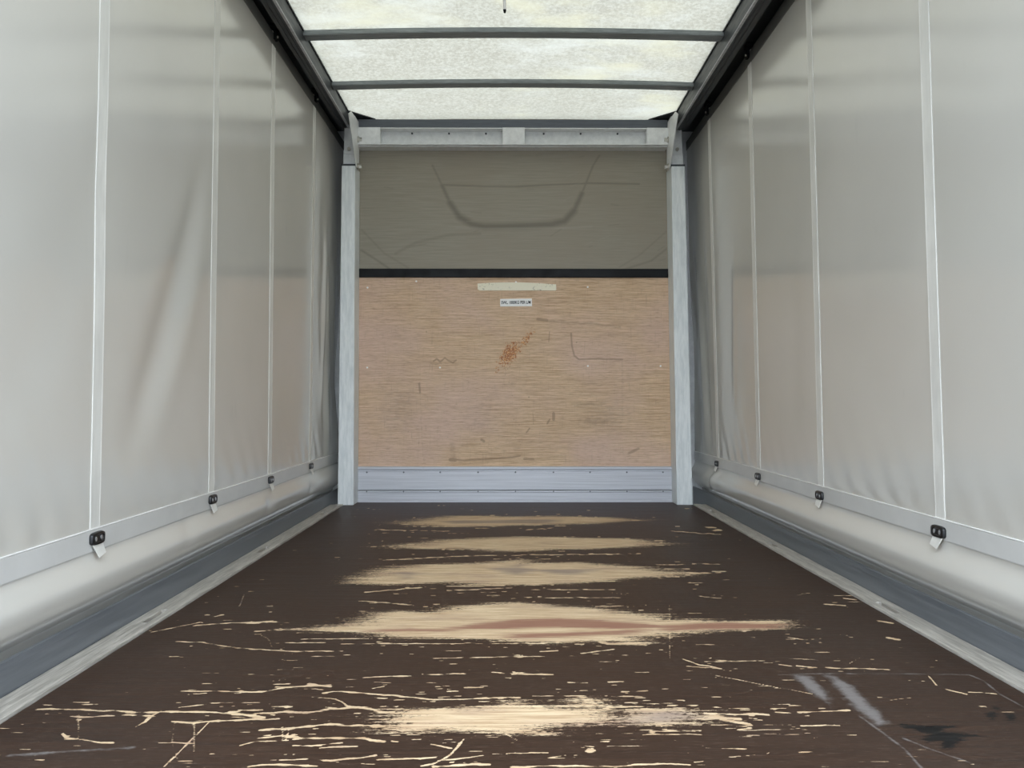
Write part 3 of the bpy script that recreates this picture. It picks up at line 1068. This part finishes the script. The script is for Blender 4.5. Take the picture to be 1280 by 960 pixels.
def curtain_d(s, y, z):
    """outward displacement of the hanging vinyl"""
    d = 0.0018 * np.sin(1.7 * y + .8 * z) + 0.0015 * np.sin(3.1 * y - 1.9 * z + 1)
    st = STRAPS_L if s < 0 else STRAPS_R
    # the cloth bellies slightly between straps
    for i in range(len(st) - 1):
        a, b = st[i], st[i + 1]
        t = np.clip((y - a) / (b - a), 0, 1)
        d = d + .003 * np.sin(np.pi * t) ** 2 * sm(z, .3, .7) * (1 - sm(z, 1.9, 2.3))
    low = np.exp(-np.clip(z - .30, 0, None) / .10) * sm(z, .296, .33)
    ph = y * 15 + z * 9 * (1 if s < 0 else -1)
    d = d + low * .0030 * np.sin(2 * np.pi * ph / 2.1 + 2 * np.sin(3.3 * y)) * (.4 + .6 * sm(np.sin(4.4 * y + (1 if s < 0 else 2.6)), -.3, .8))
    if s < 0:
        u = (y - 2.16) - .546 * (z - .5)
        wz_ = sm(z, .38, .75) * (1 - sm(z, 1.25, 1.75)) * (1 - sm(y, 2.60, 2.80))
        d = d + .013 * wz_ * np.exp(-((u - .075) / .085) ** 2)
        d = d - .005 * wz_ * np.exp(-((u - .24) / .07) ** 2)
        u2 = (y - 1.95) - .5 * (z - .6)
        d = d + .004 * sm(z, .5, .8) * (1 - sm(z, 1.1, 1.5)) * np.exp(-((u2 + .25) / .12) ** 2)
        e = sm(y, 4.30, 4.70)
        u3 = y + .10 * z
        d = d + e * (.007 * np.sin(2 * np.pi * u3 / .24 + .6) + .003 * np.sin(2 * np.pi * (y + .23 * z) / .15)) * sm(z, .24, .5) * (1 - .9 * sm(z, 1.2, 1.8))
        d = d + .030 * sm(y, 4.60, 4.95) * g(z, .80, .36) * sm(z, .26, .45)
        d = d - .012 * g(y - .06 * (z - .9), 4.50, .035) * sm(z, .5, .8) * (1 - sm(z, 1.2, 1.7))
        # dents under the tails
        d = d + .012 * g(y, 3.46, .06) * g(z, .17, .03) + .010 * g(y, 4.20, .05) * g(z, .16, .03)
        d = d + .005 * g(y - .5 * (z - .2), 2.60, .05) * g(z, .2, .05)
    else:
        e = sm(y, 4.42, 4.70)
        d = d + e * (.008 * np.sin(2 * np.pi * (y - .05 * z) / .23 + 2.2) + .003 * np.sin(2 * np.pi * (y - .16 * z) / .14)) * sm(z, .22, .45) * (1 - .9 * sm(z, 1.25, 1.8))
        d = d + .022 * sm(y, 4.72, 5.0) * g(z, .85, .40)
        d = d - .006 * g(y + .08 * (z - .9), 4.06, .03) * sm(z, .5, .8) * (1 - sm(z, 1.2, 1.5))
        d = d + .004 * g(y + .05 * z, 3.25, .10) * sm(z, .35, .7) * (1 - sm(z, .9, 1.3))
        u4 = (y - 4.55) + .9 * (z - .22)
        d = d + .016 * np.exp(-(u4 / .055) ** 2) * g(z, .17, .10) - .010 * np.exp(-((u4 + .13) / .05) ** 2) * g(z, .17, .10)
    # skirt below the hem: rolls inward over the rave, then tucks under and outward
    up = -.027 * sm(-z, -.236, -.168)
    dn = -.027 + 7.0 * np.clip(.168 - z, 0, .10) ** 2 + .15 * np.clip(.070 - z, 0, None)
    d = np.where(z > .168, d + up, d * sm(z, .06, .16) + dn)
    return d


def curtain_x(s, y, z):
    x0 = (1.0915 - .006 * z) if s < 0 else (1.2095 - .019 * z)
    return s * (x0 + curtain_d(s, y, z))


def cx_(s, y, z):
    return float(curtain_x(s, np.array(y, float), np.array(z, float)))


def side_curtain(s, straps, label):
    xb = -1.09 if s < 0 else 1.205
    t = thing('side_curtain', (xb, 2.6, -.08), label, 'curtain', 'sliding side curtains of the load body')
    ys = np.concatenate([np.arange(Y0, 4.2, .016), np.linspace(4.2, 5.03, 105)])
    zs = np.concatenate([np.linspace(-.075, .34, 56), np.arange(.352, 2.315, .016), [2.32]])
    Yg, Zg = np.meshgrid(ys, zs)
    P = np.stack([curtain_x(s, Yg, Zg), Yg, Zg], -1)
    o = grid_mesh('curtain_sheet', P, M['curtain'], t, flip=(s > 0))
    md = o.modifiers.new('thick', 'SOLIDIFY')
    md.thickness = .0016
    md.offset = -1

    def ribbon(name, mat, pts_z, y_of, th, wid, outw=.0):
        """band following the sheet up its height; th proud of it"""
        m = MB()
        prof = [(-.5, 0), (-.5, th * .7), (-.40, th), (.40, th), (.5, th * .7), (.5, 0)]
        k = len(prof)
        for z in pts_z:
            yc = y_of(z)
            for a, b in prof:
                y = yc + a * wid
                m.v.append((cx_(s, y, z) - s * (b + .0002), y, z))
        nz = len(pts_z)
        m.f += [tuple(range(k)), tuple(range((nz - 1) * k, nz * k))]
        for i in range(nz - 1):
            for j in range(k):
                m.f.append((i * k + j, i * k + (j + 1) % k, (i + 1) * k + (j + 1) % k, (i + 1) * k + j))
        return m.build(name, mat, t)

    # hem band and its welt run the length of the curtain
    yl = np.concatenate([np.arange(Y0, 4.2, .03), np.linspace(4.2, 5.02, 50)])
    z0, z1 = (.236, .294) if s < 0 else (.246, .302)
    m = MB()
    prof = [(z0, 0), (z0, .0025), (z0 + .003, .0035), ((z0 + z1) / 2, .0035), (z1 - .003, .0035), (z1, .0025), (z1, 0)]
    k = len(prof)
    for y in yl:
        for z, b in prof:
            m.v.append((cx_(s, y, z) - s * (b + .0002), y, z))
    m.f += [tuple(range(k)), tuple(range((len(yl) - 1) * k, len(yl) * k))]
    for i in range(len(yl) - 1):
        for j in range(k):
            m.f.append((i * k + j, i * k + (j + 1) % k, (i + 1) * k + (j + 1) % k, (i + 1) * k + j))
    m.build('hem_band', M['hem'], t)
    m = MB()
    for y in yl:
        x = cx_(s, y, z1)
        for q in range(6):
            a = 2 * math.pi * q / 6
            m.v.append((x - s * (.0025 + .0024 * math.cos(a)), y, z1 + .0015 + .0024 * math.sin(a)))
    for i in range(len(yl) - 1):
        for j in range(6):
            m.f.append((i * 6 + j, i * 6 + (j + 1) % 6, (i + 1) * 6 + (j + 1) % 6, (i + 1) * 6 + j))
    m.build('hem_welt', M['piping'], t, smooth=True)
    # darker reinforced top edge
    m = MB()
    for y in yl:
        for z, b in ((2.262, .0004), (2.264, .003), (2.318, .003), (2.322, .0004)):
            m.v.append((cx_(s, y, z) - s * b, y, z))
    for i in range(len(yl) - 1):
        for j in range(3):
            m.f.append((i * 4 + j, i * 4 + j + 1, (i + 1) * 4 + j + 1, (i + 1) * 4 + j))
    m.build('top_hem', M['top_hem'], t)

    for q, y in enumerate(straps):
        yof = lambda z, y=y: y + .0
        zz = list(np.linspace(.272, 2.325, 70))
        ribbon('strap', M['strap'], zz, yof, .0017, .050)
        ribbon('strap_seam', M['strap'], zz, lambda z, y=y: y - .0225, .0021, .0045)
        ribbon('strap_seam', M['strap'], zz, lambda z, y=y: y + .0225, .0021, .0045)
        # loose tail hanging under the buckle
        zb = .262 if s < 0 else .261
        xa = cx_(s, y, zb) - s * .005
        kick = (.006, .009, .005, .007, .006)[q]
        tw = (.002, .004, .001, -.002, .004)[q]
        m = MB()
        tl = .225
        m.hexa([(xa - s * (.010 + kick), y - .021 + tw, tl - .002), (xa - s * (.0085 + kick), y - .021 + tw, tl - .002), (xa - s * (.0085 + kick * .3), y + .024 + tw, tl + .004), (xa - s * (.010 + kick * .3), y + .024 + tw, tl + .004)],
               [(xa - s * .002, y - .025, zb), (xa, y - .025, zb), (xa, y + .025, zb), (xa - s * .002, y + .025, zb)])
        m.build('strap_tail', M['strap'], t)
        # two-hole black buckle
        bz = .271 if s < 0 else .268
        xf = cx_(s, y, bz) - s * .004
        m = MB()
        N = 28
        def ring(sy, sz, x):
            out = []
            for i in range(N):
                a = 2 * math.pi * i / N
                ca, sa = math.cos(a), math.sin(a)
                e = .5
                out.append((x, y + sy * math.copysign(abs(ca) ** e, ca), bz + sz * math.copysign(abs(sa) ** e, sa)))
            return out
        layers = [ring(.032, .0165, xf), ring(.033, .0172, xf - s * .004), ring(.031, .0158, xf - s * .009), ring(.025, .0105, xf - s * .0105), ring(.022, .008, xf - s * .008)]
        for L in layers:
            m.v += L
        for i in range(len(layers) - 1):
            for j in range(N):
                m.f.append((i * N + j, i * N + (j + 1) % N, (i + 1) * N + (j + 1) % N, (i + 1) * N + j))
        m.f += [tuple(range(N)), tuple(range((len(layers) - 1) * N, len(layers) * N))]
        bk = m.build('buckle', M['black_plastic'], t, smooth=False)
        for e in (-1, 1):
            m = MB()
            m.prism([(xf - s * .007, y + e * .0135 + .0035 * math.cos(a), bz + .0065 * math.sin(a)) for a in [2 * math.pi * i / 12 for i in range(12)]], (-s * .0028, 0, 0))
            m.build('rivet', M['nickel'], bk)
        # roller at the top
        xt = cx_(s, y, 2.31)
        m = MB()
        m.box(xt - s * .016, xt - s * .003, y - .016, y + .016, 2.29, 2.345)
        m.cyl((xt - s * .02, y - .012, 2.352), (xt + s * .012, y - .012, 2.352), .013, 12)
        m.cyl((xt - s * .02, y + .016, 2.352), (xt + s * .012, y + .016, 2.352), .013, 12)
        m.build('roller', M['rail_dark'], t, .002)
        MB().cyl((xt - s * .0155, y, 2.305), (xt - s * .0215, y, 2.305), .006, 8).build('roller_bolt', M['bolt'], t)
    return t


side_curtain(-1, STRAPS_L, 'silver grey vinyl side curtain with soft diagonal creases between its straps')
side_curtain(1, STRAPS_R, 'smooth silver grey vinyl side curtain above the black floor stain')
